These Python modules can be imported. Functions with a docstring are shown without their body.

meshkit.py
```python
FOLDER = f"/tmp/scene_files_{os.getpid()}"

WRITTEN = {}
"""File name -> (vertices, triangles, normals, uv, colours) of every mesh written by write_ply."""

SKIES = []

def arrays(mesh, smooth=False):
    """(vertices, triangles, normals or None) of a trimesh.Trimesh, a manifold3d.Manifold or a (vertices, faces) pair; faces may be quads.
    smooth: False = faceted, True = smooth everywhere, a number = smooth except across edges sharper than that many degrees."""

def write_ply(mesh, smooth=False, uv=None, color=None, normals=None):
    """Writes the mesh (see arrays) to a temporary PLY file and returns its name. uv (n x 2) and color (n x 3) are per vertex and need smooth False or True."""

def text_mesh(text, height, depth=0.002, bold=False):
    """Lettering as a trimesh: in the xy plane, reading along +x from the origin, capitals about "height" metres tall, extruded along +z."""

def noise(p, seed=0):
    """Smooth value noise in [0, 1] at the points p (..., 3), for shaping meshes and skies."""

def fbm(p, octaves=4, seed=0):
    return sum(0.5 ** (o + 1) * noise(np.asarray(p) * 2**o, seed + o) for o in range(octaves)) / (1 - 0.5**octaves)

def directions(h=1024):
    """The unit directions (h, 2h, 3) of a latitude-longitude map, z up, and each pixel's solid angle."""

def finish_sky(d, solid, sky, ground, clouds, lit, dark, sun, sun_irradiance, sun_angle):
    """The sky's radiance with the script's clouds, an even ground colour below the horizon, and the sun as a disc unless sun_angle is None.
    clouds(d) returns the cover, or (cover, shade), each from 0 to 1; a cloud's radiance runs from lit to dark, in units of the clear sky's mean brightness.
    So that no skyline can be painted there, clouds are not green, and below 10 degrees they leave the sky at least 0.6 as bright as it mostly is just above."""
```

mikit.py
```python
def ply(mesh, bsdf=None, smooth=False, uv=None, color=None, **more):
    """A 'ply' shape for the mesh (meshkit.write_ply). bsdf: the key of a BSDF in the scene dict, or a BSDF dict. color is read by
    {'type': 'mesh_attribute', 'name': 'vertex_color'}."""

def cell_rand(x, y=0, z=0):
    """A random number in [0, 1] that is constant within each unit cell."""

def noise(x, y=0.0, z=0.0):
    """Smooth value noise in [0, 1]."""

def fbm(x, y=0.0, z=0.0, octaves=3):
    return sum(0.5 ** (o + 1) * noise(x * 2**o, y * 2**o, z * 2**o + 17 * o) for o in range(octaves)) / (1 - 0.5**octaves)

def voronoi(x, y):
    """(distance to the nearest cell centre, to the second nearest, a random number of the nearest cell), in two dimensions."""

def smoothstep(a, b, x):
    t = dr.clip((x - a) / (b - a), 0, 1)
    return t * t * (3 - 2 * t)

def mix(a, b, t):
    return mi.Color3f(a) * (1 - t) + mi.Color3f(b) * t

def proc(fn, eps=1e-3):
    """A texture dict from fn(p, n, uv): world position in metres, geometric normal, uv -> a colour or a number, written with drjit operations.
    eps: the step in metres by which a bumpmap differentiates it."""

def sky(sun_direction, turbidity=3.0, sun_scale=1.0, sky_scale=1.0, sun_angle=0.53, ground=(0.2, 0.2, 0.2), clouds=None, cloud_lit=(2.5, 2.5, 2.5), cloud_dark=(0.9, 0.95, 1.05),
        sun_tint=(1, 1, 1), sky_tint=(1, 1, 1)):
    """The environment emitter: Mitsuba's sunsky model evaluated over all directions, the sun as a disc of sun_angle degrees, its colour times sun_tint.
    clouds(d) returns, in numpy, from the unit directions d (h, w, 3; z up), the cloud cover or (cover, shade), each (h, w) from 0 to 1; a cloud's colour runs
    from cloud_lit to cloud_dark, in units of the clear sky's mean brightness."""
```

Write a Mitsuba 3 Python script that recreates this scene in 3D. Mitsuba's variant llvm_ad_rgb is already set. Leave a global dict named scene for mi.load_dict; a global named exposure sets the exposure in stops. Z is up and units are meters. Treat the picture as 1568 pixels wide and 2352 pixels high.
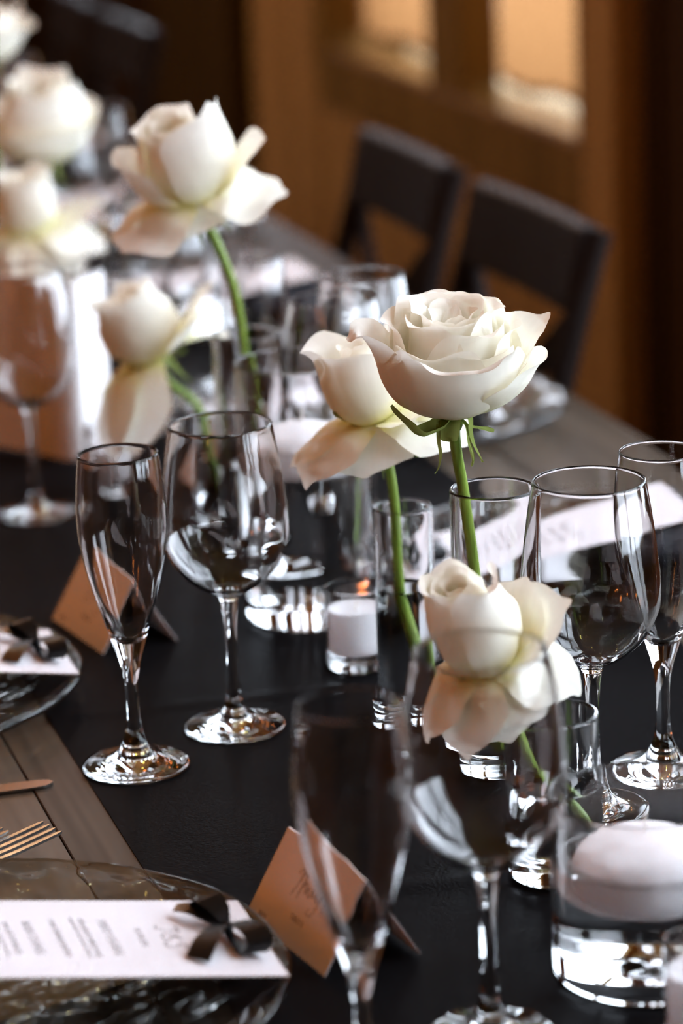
import math, random
import numpy as np, trimesh
import mitsuba as mi, mikit, meshkit
from scipy.interpolate import PchipInterpolator
from shapely.geometry import Polygon, box as sbox
from shapely.ops import unary_union
from shapely import affinity
import drjit as dr

T = mi.ScalarTransform4f
random.seed(7)
scene, labels = {}, {}

# ------------------------------------------------------------------ camera, light, exposure
# world: y runs along the long table, x across it (the guests' windows are at +x), z up, metres
EYE = np.array([0.0, 0.0, 1.4185])
FWD = np.array([0.2655, 0.9259, -0.2689])
UPV = np.array([0.1125, 0.2473, 0.9624])
scene['camera'] = {'type': 'thinlens', 'fov': 12.79, 'fov_axis': 'x', 'aperture_radius': 0.0118, 'focus_distance': 1.80,
                   'near_clip': 0.05, 'far_clip': 60.0,
                   'to_world': T().look_at(origin=EYE.tolist(), target=(EYE + FWD).tolist(), up=UPV.tolist())}
exposure = 0.08
HIGH = (2.2, 2.35, 2.7)  # glow of the panes added high in the far wall
CLEAR = (3.6, 3.9, 4.5)       # daylight in the upper panes of the shaded window
WALL_FILL = (52.0, 34.0, 19.5)        # paler globes added over the far end to brighten the wall
DAY = (5.9, 6.7, 7.7)          # daylight in the clear windows beside the table
SUNNY = (3.2, 3.0, 2.75)        # daylight behind the amber shades
BULB = (12.5, 2.9, .40)        # amber globe lamps
ZT = 0.75                      # table top
ZR = 0.7513                    # on the runner


def emit(rgb):
    return {'type': 'area', 'radiance': {'type': 'rgb', 'value': list(rgb)}}


# ------------------------------------------------------------------ materials
def rgb(*c):
    return {'type': 'rgb', 'value': list(c)}


def prin(name, color, rough=0.5, **kw):
    scene[name] = {'type': 'twosided', 'nested': {'type': 'principled', 'base_color': color if isinstance(color, dict) else rgb(*color), 'roughness': rough, **kw}}


scene['glass'] = {'type': 'dielectric', 'int_ior': 1.5, 'ext_ior': 1.0}
scene['water_in_glass'] = {'type': 'dielectric', 'int_ior': 1.333, 'ext_ior': 1.5}
scene['water_top'] = {'type': 'dielectric', 'int_ior': 1.333, 'ext_ior': 1.0}
scene['plate_glass'] = {'type': 'dielectric', 'int_ior': 1.5, 'ext_ior': 1.0, 'specular_transmittance': rgb(.86, .88, .87)}


def wood_fn(dark, light, k=1.0):
    def fn(p, n, uv):
        g = mikit.fbm(p.x * 55 * k, p.y * 2.2 * k, p.z * 55 * k, 4)
        s = mikit.noise(p.x * 260 * k, p.y * 7 * k, p.z * 260 * k)
        return mikit.mix(dark, light, dr.clip((g - .25) * 1.7, 0, 1) * .75 + s * .25)
    return fn


def wood_v(dark, light):      # grain upright
    def fn(p, n, uv):
        g = mikit.fbm(p.x * 30, p.y * 30, p.z * 1.4, 4)
        return mikit.mix(dark, light, dr.clip((g - .25) * 1.8, 0, 1))
    return fn


tablewood = mikit.proc(wood_fn((.022, .016, .010), (.082, .060, .041)))
prin('table_wood', tablewood, 0.46, specular=.14)
prin('table_wood_pale', mikit.proc(wood_fn((.028, .020, .013), (.098, .074, .051))), .44, specular=.25)
prin('wall_wood', mikit.proc(wood_v((.22, .135, .052), (.42, .27, .125))), .6, specular=.12)
prin('wall_deep', mikit.proc(wood_v((.09, .035, .010), (.19, .080, .026))), .6, specular=.1)
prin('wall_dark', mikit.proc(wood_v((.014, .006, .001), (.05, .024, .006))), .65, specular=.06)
prin('trim_wood', mikit.proc(wood_v((.10, .060, .016), (.19, .118, .036))), .6, specular=.15)
prin('chair_wood', (.012, .008, .007), .42, specular=.10)
prin('plaster', (.30, .19, .11), .8)
prin('floor_wood', mikit.proc(wood_fn((.05, .025, .012), (.13, .07, .035), .5)), .4)
prin('sill_paint', (.76, .69, .52), .6)


def cloth_h(p, n, uv):
    return .00028 * mikit.noise(p.x * 900, p.y * 900, 0) + .0006 * mikit.fbm(p.x * 22, p.y * 22, 0, 3)


scene['runner_cloth'] = {'type': 'twosided', 'nested': {'type': 'bumpmap', 'arbitrary': mikit.proc(cloth_h, 4e-4), 'scale': 1.0,
                         'bsdf': {'type': 'principled', 'base_color': rgb(.0055, .0054, .006), 'roughness': .38, 'specular': .006, 'sheen': .0}}}
prin('napkin_cloth', (.012, .013, .020), .8, sheen=.4)
prin('ribbon', (.004, .004, .0042), .27, specular=.18, sheen=.02)
prin('paper', (.70, .695, .725), .75)
prin('paper_card', (.74, .71, .70), .75)
prin('ink', (.09, .09, .095), .8)
prin('ink_dark', (.045, .035, .03), .8)
prin('steel', (.24, .23, .215), .24, metallic=1.0)
scene['candle_wax'] = {'type': 'principledthin', 'base_color': rgb(.955, .94, .95), 'roughness': .45, 'diff_trans': .32, 'eta': 1.4}
scene['wax'] = {'type': 'principledthin', 'base_color': rgb(.93, .915, .92), 'roughness': .45, 'diff_trans': .9, 'eta': 1.4}
prin('wick', (.82, .78, .72), .8)
prin('cord_black', (.02, .02, .02), .5)


def petal_fn(p, n, uv):
    v = uv.y
    vein = mikit.noise(uv.x * 46, v * 3, 0)
    c = mikit.mix((.88, .86, .42), (.93, .90, .76), mikit.smoothstep(.05, .55, v))
    c = mikit.mix(c, (.94, .92, .83), mikit.smoothstep(.5, .9, v))
    return mi.Color3f(c) * (.97 + .03 * vein)


def petal_rim_fn(p, n, uv):
    v = uv.y
    e = dr.maximum(mikit.smoothstep(.965, 1.0, v), mikit.smoothstep(.93, 1.0, dr.abs(uv.x * 2 - 1)) * mikit.smoothstep(.4, .7, v))
    return mikit.mix(petal_fn(p, n, uv), (.70, .55, .42), e * (.25 + .6 * mikit.noise(uv.x * 9, v * 4, 3)))


scene['petal'] = {'type': 'principledthin', 'base_color': mikit.proc(petal_fn), 'roughness': .55, 'diff_trans': .56, 'eta': 1.35}
scene['petal_rim'] = {'type': 'principledthin', 'base_color': mikit.proc(petal_rim_fn), 'roughness': .55, 'diff_trans': .56, 'eta': 1.35}
scene['sepal'] = {'type': 'principledthin', 'base_color': rgb(.27, .33, .09), 'roughness': .5, 'diff_trans': .5, 'eta': 1.4}
prin('stem_green', mikit.proc(lambda p, n, uv: mikit.mix((.12, .20, .02), (.22, .32, .04), mikit.noise(p.x * 300, p.y * 300, p.z * 60))), .4, specular=.4)
scene['shade_cloth'] = {'type': 'principledthin', 'base_color': rgb(.44, .255, .125), 'roughness': .8, 'diff_trans': 1.7, 'eta': 1.3}
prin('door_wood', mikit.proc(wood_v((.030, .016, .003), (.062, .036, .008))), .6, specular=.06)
prin('dark', (.01, .008, .006), .8)


# ------------------------------------------------------------------ helpers
def key_of(name):
    if name not in used:
        used[name] = 0
        return name
    used[name] += 1
    return f'{name}_{used[name]:03d}'


used = {}


def thing(name, label, cat, group=None, kind=None):
    k = key_of(name)
    labels[k] = {'label': label, 'category': cat}
    if group:
        labels[k]['group'] = group
    if kind:
        labels[k]['kind'] = kind
    return k


def put(key, shape, M=None):
    """one entry; the shape dict may be shared by copies"""
    scene[key] = shape if M is None else {**shape, 'to_world': M}


def part(parent, name, shape, M=None, label=None):
    k = key_of(f'{parent}__{name}')
    put(k, shape, M)
    if label:
        labels[k] = {'label': label}
    return k


def spl(pts, n):
    pts = np.asarray(pts, float)
    d = np.r_[0, np.cumsum(np.linalg.norm(np.diff(pts, axis=0), axis=1))]
    f = PchipInterpolator(d, pts)
    return f(np.linspace(0, d[-1], n))


def lathe(prof, lo=0, hi=None, segs=72, flip=False):
    """shape arrays (v, f, n) of rows lo..hi of a turned profile; normals from the whole profile"""
    prof = np.asarray(prof, float)
    hi = len(prof) if hi is None else hi
    tg = np.gradient(prof, axis=0)
    nn = np.c_[tg[:, 1], -tg[:, 0]]
    nn /= np.linalg.norm(nn, axis=1, keepdims=True) + 1e-12
    for k in range(len(prof)):
        if prof[k, 0] < 1e-9:
            nn[k] = [0, math.copysign(1, nn[k, 1])]
    a = np.arange(segs) * 2 * np.pi / segs
    c, s = np.cos(a), np.sin(a)
    P, N = prof[lo:hi], nn[lo:hi]
    v = np.stack([P[:, :1] * c, P[:, :1] * s, np.repeat(P[:, 1:], segs, 1)], -1).reshape(-1, 3)
    n = np.stack([N[:, :1] * c, N[:, :1] * s, np.repeat(N[:, 1:], segs, 1)], -1).reshape(-1, 3)
    i, j = np.meshgrid(np.arange(hi - lo - 1), np.arange(segs), indexing='ij')
    q = np.stack([i * segs + j, i * segs + (j + 1) % segs, (i + 1) * segs + (j + 1) % segs, (i + 1) * segs + j], -1).reshape(-1, 4)
    f = np.vstack([q[:, [0, 1, 2]], q[:, [0, 2, 3]]])
    ar = np.linalg.norm(np.cross(v[f[:, 1]] - v[f[:, 0]], v[f[:, 2]] - v[f[:, 0]]), axis=1)
    f = f[ar > 1e-13]
    if flip:
        n, f = -n, f[:, ::-1]
    return v, f, n


def shape_vfn(v, f, n, bsdf):
    return {'type': 'ply', 'filename': meshkit.write_ply((v, f), normals=n), 'face_normals': False, 'bsdf': {'type': 'ref', 'id': bsdf}}


def lathe_shape(prof, bsdf, lo=0, hi=None, segs=72, flip=False):
    return shape_vfn(*lathe(prof, lo, hi, segs, flip), bsdf)


def bx(x0, x1, y0, y1, z0, z1, bev=0.0):
    if bev:
        import manifold3d as m3
        pts = [(x, y, z) for x in (x0, x1) for y in (y0, y1) for z in (z0, z1)]
        c = np.array([(x0 + x1) / 2, (y0 + y1) / 2, (z0 + z1) / 2])
        out = []
        for p in pts:
            sg = np.sign(np.array(p) - c)
            for k in range(3):
                q = np.array(p) - sg * bev
                q[k] = p[k]
                out.append(q)
        return trimesh.convex.convex_hull(np.array(out))
    m = trimesh.creation.box((x1 - x0, y1 - y0, z1 - z0))
    m.apply_translation([(x0 + x1) / 2, (y0 + y1) / 2, (z0 + z1) / 2])
    return m


def tube(pts, rad, sides=12, n=None, cap=True):
    p = np.asarray(pts, float)
    rad = np.broadcast_to(np.asarray(rad, float), (len(p),))
    if n:
        d = np.r_[0, np.cumsum(np.linalg.norm(np.diff(p, axis=0), axis=1))]
        tt = np.linspace(0, d[-1], n)
        rad = np.interp(tt, d, rad)
        p = PchipInterpolator(d, p)(tt)
    t = np.gradient(p, axis=0)
    t /= np.linalg.norm(t, axis=1, keepdims=True)
    a = np.cross(t[0], [0.3, 0.9, 0.1])
    a /= np.linalg.norm(a)
    v = []
    ang = np.arange(sides) * 2 * np.pi / sides
    for k in range(len(p)):
        a = a - t[k] * (a @ t[k])
        a /= np.linalg.norm(a)
        b = np.cross(t[k], a)
        v.append(p[k] + rad[k] * (np.cos(ang)[:, None] * a + np.sin(ang)[:, None] * b))
    v = np.vstack(v + [p[:1], p[-1:]])
    f = []
    for k in range(len(p) - 1):
        for j in range(sides):
            q = [k * sides + j, k * sides + (j + 1) % sides, (k + 1) * sides + (j + 1) % sides, (k + 1) * sides + j]
            f += [[q[0], q[1], q[2]], [q[0], q[2], q[3]]]
    if cap:
        L, m = len(v), (len(p) - 1) * sides
        for j in range(sides):
            f += [[L - 2, (j + 1) % sides, j], [L - 1, m + j, m + (j + 1) % sides]]
    return trimesh.Trimesh(v, np.array(f), process=False)


def strip(center, width_dir, w, thick=.0005, n=40):
    """a ribbon: centre polyline (k,3), direction of its width (vector or (k,3)), width, given a thickness"""
    c = np.asarray(center, float)
    d = np.r_[0, np.cumsum(np.linalg.norm(np.diff(c, axis=0), axis=1))]
    tt = np.linspace(0, d[-1], n)
    c = PchipInterpolator(d, c)(tt)
    wd = np.asarray(width_dir, float)
    wd = np.broadcast_to(wd, (len(d), 3)) if wd.ndim == 1 else wd
    wd = np.stack([np.interp(tt, d, wd[:, k]) for k in range(3)], 1)
    wd /= np.linalg.norm(wd, axis=1, keepdims=True)
    w = np.interp(tt, np.linspace(0, d[-1], np.size(w)), np.ravel(w))[:, None]
    t = np.gradient(c, axis=0)
    nn = np.cross(t, wd)
    nn /= np.linalg.norm(nn, axis=1, keepdims=True) + 1e-12
    h = thick / 2
    ring = [c + wd * w / 2 + nn * h, c - wd * w / 2 + nn * h, c - wd * w / 2 - nn * h, c + wd * w / 2 - nn * h]
    v = np.stack(ring, 1).reshape(-1, 3)
    f = []
    for k in range(n - 1):
        for j in range(4):
            q = [k * 4 + j, k * 4 + (j + 1) % 4, (k + 1) * 4 + (j + 1) % 4, (k + 1) * 4 + j]
            f += [[q[0], q[1], q[2]], [q[0], q[2], q[3]]]
    f += [[0, 2, 1], [0, 3, 2], [4 * n - 4, 4 * n - 3, 4 * n - 2], [4 * n - 4, 4 * n - 2, 4 * n - 1]]
    return trimesh.Trimesh(v, np.array(f), process=False)


def mv(x, y, z=0.0, rz=0.0):
    return T().translate([x, y, z]).rotate([0, 0, 1], rz)


# ------------------------------------------------------------------ lettering
import glob
from PIL import Image, ImageDraw, ImageFont
MATHFONT = glob.glob('/opt/blender-*/*/datafiles/fonts/NotoSansMath-Regular.woff2')[0]


def lettering(text, height, width=None, style='serif', depth=.00012):
    """flat printed letters in the xy plane, reading along +x, centred on the origin"""
    font = ImageFont.truetype(MATHFONT, 96)
    if style == 'serif':
        t = ''.join(chr(0x1D434 + ord(c) - 65) if c.isupper() else chr(0x1D44E + ord(c) - 97) if c.islower() and c != 'h' else 'ℎ' if c == 'h' else chr(0x1D7CE + int(c)) if c.isdigit() else c for c in text)
    else:
        t = text
    x0, y0, x1, y1 = font.getbbox(t, anchor='ls')
    im = Image.new('L', (x1 - x0 + 8, y1 - y0 + 8))
    ImageDraw.Draw(im).text((4 - x0, 4 - y0), t, 255, font, anchor='ls')
    on = np.pad(np.asarray(im) > 110, ((0, 0), (1, 1))).astype(np.int8)
    rows, st = np.nonzero(np.diff(on, axis=1) == 1)
    en = np.nonzero(np.diff(on, axis=1) == -1)[1]
    g = unary_union([sbox(a, -r - 1, b, -r) for r, a, b in zip(rows, st, en)]).buffer(.6).buffer(-.6).simplify(.8)
    s = height / 66.0
    sh = .27 if style == 'serif' else 0.0
    g = affinity.affine_transform(g, [s, -sh * s, 0, s, 0, 0])
    bx0, by0, bx1, by1 = g.bounds
    g = affinity.translate(g, -(bx0 + bx1) / 2, -(by0 + by1) / 2)
    if width:
        g = affinity.scale(g, width / (bx1 - bx0), 1, origin=(0, 0))
    ms = [trimesh.creation.extrude_polygon(q, depth, engine='earcut') for q in getattr(g, 'geoms', [g]) if q.area > 0]
    return trimesh.util.concatenate(ms)


def strokes(lines, w, depth=.00012):
    from shapely.geometry import LineString
    g = unary_union([LineString(spl(l, 40)).buffer(w / 2) for l in lines])
    return trimesh.util.concatenate([trimesh.creation.extrude_polygon(q, depth, engine='earcut') for q in getattr(g, 'geoms', [g])])

# ------------------------------------------------------------------ the room
def struct(key, mesh, bsdf, label=None, cat=None, parts=()):
    put(key, mikit.ply(mesh, bsdf))
    labels[key] = {'kind': 'structure', **({'label': label, 'category': cat} if label else {})}


X0, X1, Y0, Y1, ZC = -2.7, 1.6, -1.6, 9.6, 3.1
struct('floor', bx(X0, X1, Y0, Y1, -.05, 0), 'floor_wood', 'dark wooden floor of the dining room', 'floor')
struct('ceiling', bx(X0, X1, Y0, Y1, ZC, ZC + .05), 'trim_wood', 'brown wooden ceiling', 'ceiling')
struct('wall_left', bx(X0 - .14, X0, Y0, Y1, 0, ZC), 'wall_deep', 'brown wooden wall on the left of the room', 'wall')
struct('wall_back', bx(X0, X1, Y1, Y1 + .1, 0, ZC), 'wall_dark', 'dark wooden wall at the far end', 'wall')
struct('wall_front', bx(X0, X1, Y0 - .1, Y0, 0, ZC), 'wall_dark', 'dark wooden wall at the near end of the room', 'wall')
WT = .14                      # thickness of the window wall
# the window wall, in pieces round its openings: two clear windows beside the table, one shaded window in view
SILL, HEAD = .70, 2.45
holes = [(.15, 1.55, .82, 2.95), (1.75, 3.15, .82, 2.95), (4.15, 5.49, SILL, HEAD), (6.15, 7.75, 1.3, 2.95)]
pieces, y = [], Y0
for a, b, c, d in holes:
    pieces.append((y, a, 0, ZC))
    y = b
    pieces.append((a, b, 0, c))
    pieces.append((a, b, d, ZC))
wall = trimesh.util.concatenate([bx(X1, X1 + WT, a, b, c, d) for a, b, c, d in pieces + [(7.75, Y1, 0, ZC)]])
struct('wall_right', wall, 'wall_wood', 'golden brown wooden wall with the amber shaded window', 'wall')
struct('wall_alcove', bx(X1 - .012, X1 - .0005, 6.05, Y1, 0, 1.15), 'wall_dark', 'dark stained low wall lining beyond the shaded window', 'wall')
# upright planks nailed on the wall in view
for k, (a, b) in enumerate([(5.56, 5.80), (5.81, 6.04)]):
    part('wall_right', 'plank', mikit.ply(bx(X1 - .02, X1 - .001, a, b, .0, ZC - .01, .004), 'wall_wood'))
part('wall_right', 'post', mikit.ply(bx(X1 - .05, X1 - .001, 3.955, 4.085, .0, ZC - .01, .006), 'wall_wood'))
for k, (a, b) in enumerate([(4.11, 4.39), (4.40, 4.68), (4.69, 4.97), (4.98, 5.26), (5.27, 5.54)]):
    part('wall_right', 'plank', mikit.ply(bx(X1 - .018, X1 - .001, a, b, .0, .615, .004), 'wall_wood'))
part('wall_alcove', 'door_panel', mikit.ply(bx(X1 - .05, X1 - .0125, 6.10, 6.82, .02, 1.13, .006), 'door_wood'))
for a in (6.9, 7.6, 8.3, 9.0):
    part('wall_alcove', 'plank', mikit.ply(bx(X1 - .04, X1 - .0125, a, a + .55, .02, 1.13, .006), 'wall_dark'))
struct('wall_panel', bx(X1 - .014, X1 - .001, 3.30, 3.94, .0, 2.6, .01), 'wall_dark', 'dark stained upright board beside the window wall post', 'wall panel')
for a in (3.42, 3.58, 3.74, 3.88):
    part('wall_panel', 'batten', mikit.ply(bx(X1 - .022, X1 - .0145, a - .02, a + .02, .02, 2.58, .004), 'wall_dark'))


def window(n, a0, a1, muntins, shaded, label, z0w=SILL, z1w=HEAD):
    w = f'window_{n}'
    SILL, HEAD = z0w, z1w
    labels[w] = {'kind': 'structure', 'label': label, 'category': 'window'}
    fr = [bx(X1 - .025, X1 + .0, a0 - .07, a1 + .07, SILL - .085, SILL + (.026 if shaded else -.002), .006), bx(X1 - .03, X1 + .05, a0 - .07, a1 + .07, HEAD + .002, HEAD + .08, .006)]
    part(w, 'rail', mikit.ply(fr[0], 'trim_wood'))
    part(w, 'rail', mikit.ply(fr[1], 'trim_wood'))
    for s in ((a0 - .07, a0 + .005), (a1 - .005, a1 + .07)):
        part(w, 'jamb', mikit.ply(bx(X1 - .03, X1 + .05, s[0], s[1], SILL, HEAD, .006), 'trim_wood'))
    for m in muntins:
        hw = .085 if shaded else .03
        part(w, 'mullion', mikit.ply(bx(X1 - .02, X1 + .05, m - hw, m + hw, SILL, HEAD, .005), 'trim_wood'))
    edges = [a0] + list(muntins) + [a1]
    for k in range(len(edges) - 1):
        hw = .085 if shaded else .03
        a, b = edges[k] + (hw if k else .005), edges[k + 1] - (hw if k < len(edges) - 2 else .005)
        if not shaded:
            for q in range(3):
                st = (HEAD - SILL) / 3
                z0, z1 = SILL + .005 + q * st, SILL + .005 + (q + 1) * st - .03
                v = np.array([[X1 + .03, a, z0], [X1 + .03, b, z0], [X1 + .03, b, z1], [X1 + .03, a, z1]])
                part(w, 'pane', {**mikit.ply((v, np.array([[0, 2, 1], [0, 3, 2]])), 'dark'), 'emitter': emit(DAY)})
                if q < 2:
                    part(w, 'glazing_bar', mikit.ply(bx(X1 - .005, X1 + .045, a, b, z1, z1 + .03), 'trim_wood'))
        else:
            TOPS = 1.24
            v = np.array([[X1 + .06, a, TOPS + .04], [X1 + .06, b, TOPS + .04], [X1 + .06, b, HEAD], [X1 + .06, a, HEAD]])
            part(w, 'pane', {**mikit.ply((v, np.array([[0, 2, 1], [0, 3, 2]])), 'dark'), 'emitter': emit(CLEAR)})
            part(w, 'glazing_bar', mikit.ply(bx(X1 + .01, X1 + .075, a, b, TOPS - .005, TOPS + .04), 'trim_wood'))
            # an amber cloth shade whose hem stops above a sunlit sill
            yy = np.linspace(a - (.03 if k else .004), b + (.03 if k == 0 else .004), 60)
            hem = SILL + .055 + .006 * np.sin(yy * 23 + k) - .012 * ((yy - a) / (b - a) - .5)
            zz = np.linspace(0, 1, 8)
            V = np.array([[X1 + .055 + .004 * math.sin(y * 60), y, h + (TOPS - h) * q] for q in zz for y, h in zip(yy, hem)])
            F = np.array([[i * 60 + j, i * 60 + j + 1, (i + 1) * 60 + j + 1, (i + 1) * 60 + j] for i in range(7) for j in range(59)])
            part(w, 'shade', mikit.ply((V, F), 'shade_cloth', smooth=True))
            part(w, 'hem_bar', mikit.ply(tube([[X1 + .049, y, h + .003] for y, h in zip(yy[::6], hem[::6])], .006, 8), 'trim_wood'))
    if shaded:
        part(w, 'sill', mikit.ply(bx(X1 + .052, X1 + .40, a0 + .002, a1 - .002, SILL - .03, SILL - .004), 'sill_paint'))
        z0, z1 = SILL + .06, 1.30
        v = np.array([[X1 + .30, a0, z0], [X1 + .30, a1, z0], [X1 + .30, a1, z1], [X1 + .30, a0, z1]])
        part(w, 'pane', {**mikit.ply((v, np.array([[0, 2, 1], [0, 3, 2]])), 'dark'), 'emitter': emit(SUNNY)})
        rev = [bx(X1 + WT, X1 + .36, a0 - .03, a0, SILL - .1, HEAD + .05), bx(X1 + WT, X1 + .36, a1, a1 + .03, SILL - .1, HEAD + .05),
               bx(X1 + WT, X1 + .36, a0, a1, HEAD, HEAD + .04), bx(X1 + .36, X1 + .40, a0, a1, SILL - .1, HEAD + .05)]
        for r in rev:
            part(w, 'reveal', mikit.ply(r, 'sill_paint'))


window(1, 4.15, 5.49, (4.795,), True, 'tall window in the wooden wall with glowing amber shades above a sunlit sill')
window(2, 1.75, 3.15, (2.45,), False, 'clear daylight window beside the table', .82, 2.95)
window(5, 6.15, 7.75, (6.95,), False, 'added high daylight window, unseen, far along the window wall', 1.3, 2.95)  # unseen window added so the glass rims catch a bright line
window(3, .15, 1.55, (.85,), False, 'clear daylight window nearest the table end', .82, 2.95)
# unseen high panes added in the far wall for highlights on glass rims
labels['window_4'] = {'kind': 'structure', 'label': 'added row of unseen high daylight panes in the far wall', 'category': 'window'}
for k in range(4):
    a, b, z0, z1 = -2.3 + k * .95, -1.45 + k * .95, 2.1, 2.95
    v = np.array([[a, Y1 - .01, z0], [b, Y1 - .01, z0], [b, Y1 - .01, z1], [a, Y1 - .01, z1]])
    part('window_4', 'pane', {**mikit.ply((v, np.array([[0, 1, 2], [0, 2, 3]])), 'dark'), 'emitter': emit(HIGH)})
    for q in (a, b):
        part('window_4', 'mullion', mikit.ply(bx(q - .04, q + .04, Y1 - .04, Y1 - .011, z0 - .05, z1 + .05), 'trim_wood'))
for z in (2.05, 2.95):
    part('window_4', 'rail', mikit.ply(bx(-2.35, 1.45, Y1 - .045, Y1 - .0105, z, z + .06), 'trim_wood'))
GLOBES = [(-1.5, .7, 1.35), (-1.9, 1.5, 1.55), (-1.55, 2.2, 1.25), (-1.2, 1.2, 1.7), (-1.9, 2.9, 1.5), (-1.1, .1, 1.3), (-2.1, .3, 1.7)]
ADDED_GLOBES = [(-.1, 4.5, 1.9), (-.6, 5.2, 2.2), (.2, 5.7, 2.1), (-.3, 6.4, 1.9), (.5, 4.9, 2.5)]  # extra globes out of view, added to light the far wall
ball = trimesh.creation.icosphere(3, .075)
ball_ply = mikit.ply(ball, 'dark', smooth=True)
for k, (x, y, z) in enumerate(GLOBES + ADDED_GLOBES):
    g = thing('pendant_lamp', 'unseen warm glowing globe pendant lamp hanging from the ceiling on a black cord', 'lamp', 'globe pendant lamps over the room')
    part(g, 'globe', {**ball_ply, 'emitter': emit(BULB if k < len(GLOBES) else WALL_FILL)}, mv(x, y, z))
    part(g, 'cap', mikit.ply(trimesh.creation.cylinder(.03, .04, sections=20), 'cord_black', smooth=30), mv(x, y, z + .092))
    part(g, 'cord', mikit.ply(trimesh.creation.cylinder(.004, ZC - z - .1, sections=8), 'cord_black'), mv(x, y, (ZC + z + .1) / 2))

SPARK = (80.0, 22.0, 4.5)
tiny = mikit.ply(trimesh.creation.icosphere(2, .034), 'dark', smooth=True)
sl_ = thing('string_light', 'string of small warm bulbs hung under the ceiling', 'string lights')
rs = random.Random(5)
for row, (xa, xb) in enumerate([(-2.0, -1.4), (-.3, .4), (.9, 1.2)]):
    pts = []
    for k in range(7):
        f = k / 6
        p = [xa + (xb - xa) * f + rs.uniform(-.1, .1), -.6 + 1.15 * k + .4 * row, 2.72 - .25 * math.sin(math.pi * ((k * .5) % 1)) + rs.uniform(-.05, .05)]
        pts.append([p[0], p[1], p[2] + .05])
        part(sl_, 'bulb', {**tiny, 'emitter': emit(SPARK)}, mv(*p))
        part(sl_, 'socket', mikit.ply(trimesh.creation.cylinder(.012, .03, sections=10), 'cord_black'), mv(p[0], p[1], p[2] + .042))
    part(sl_, 'wire', mikit.ply(tube(pts, .004, 6, 60), 'cord_black'))

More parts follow.
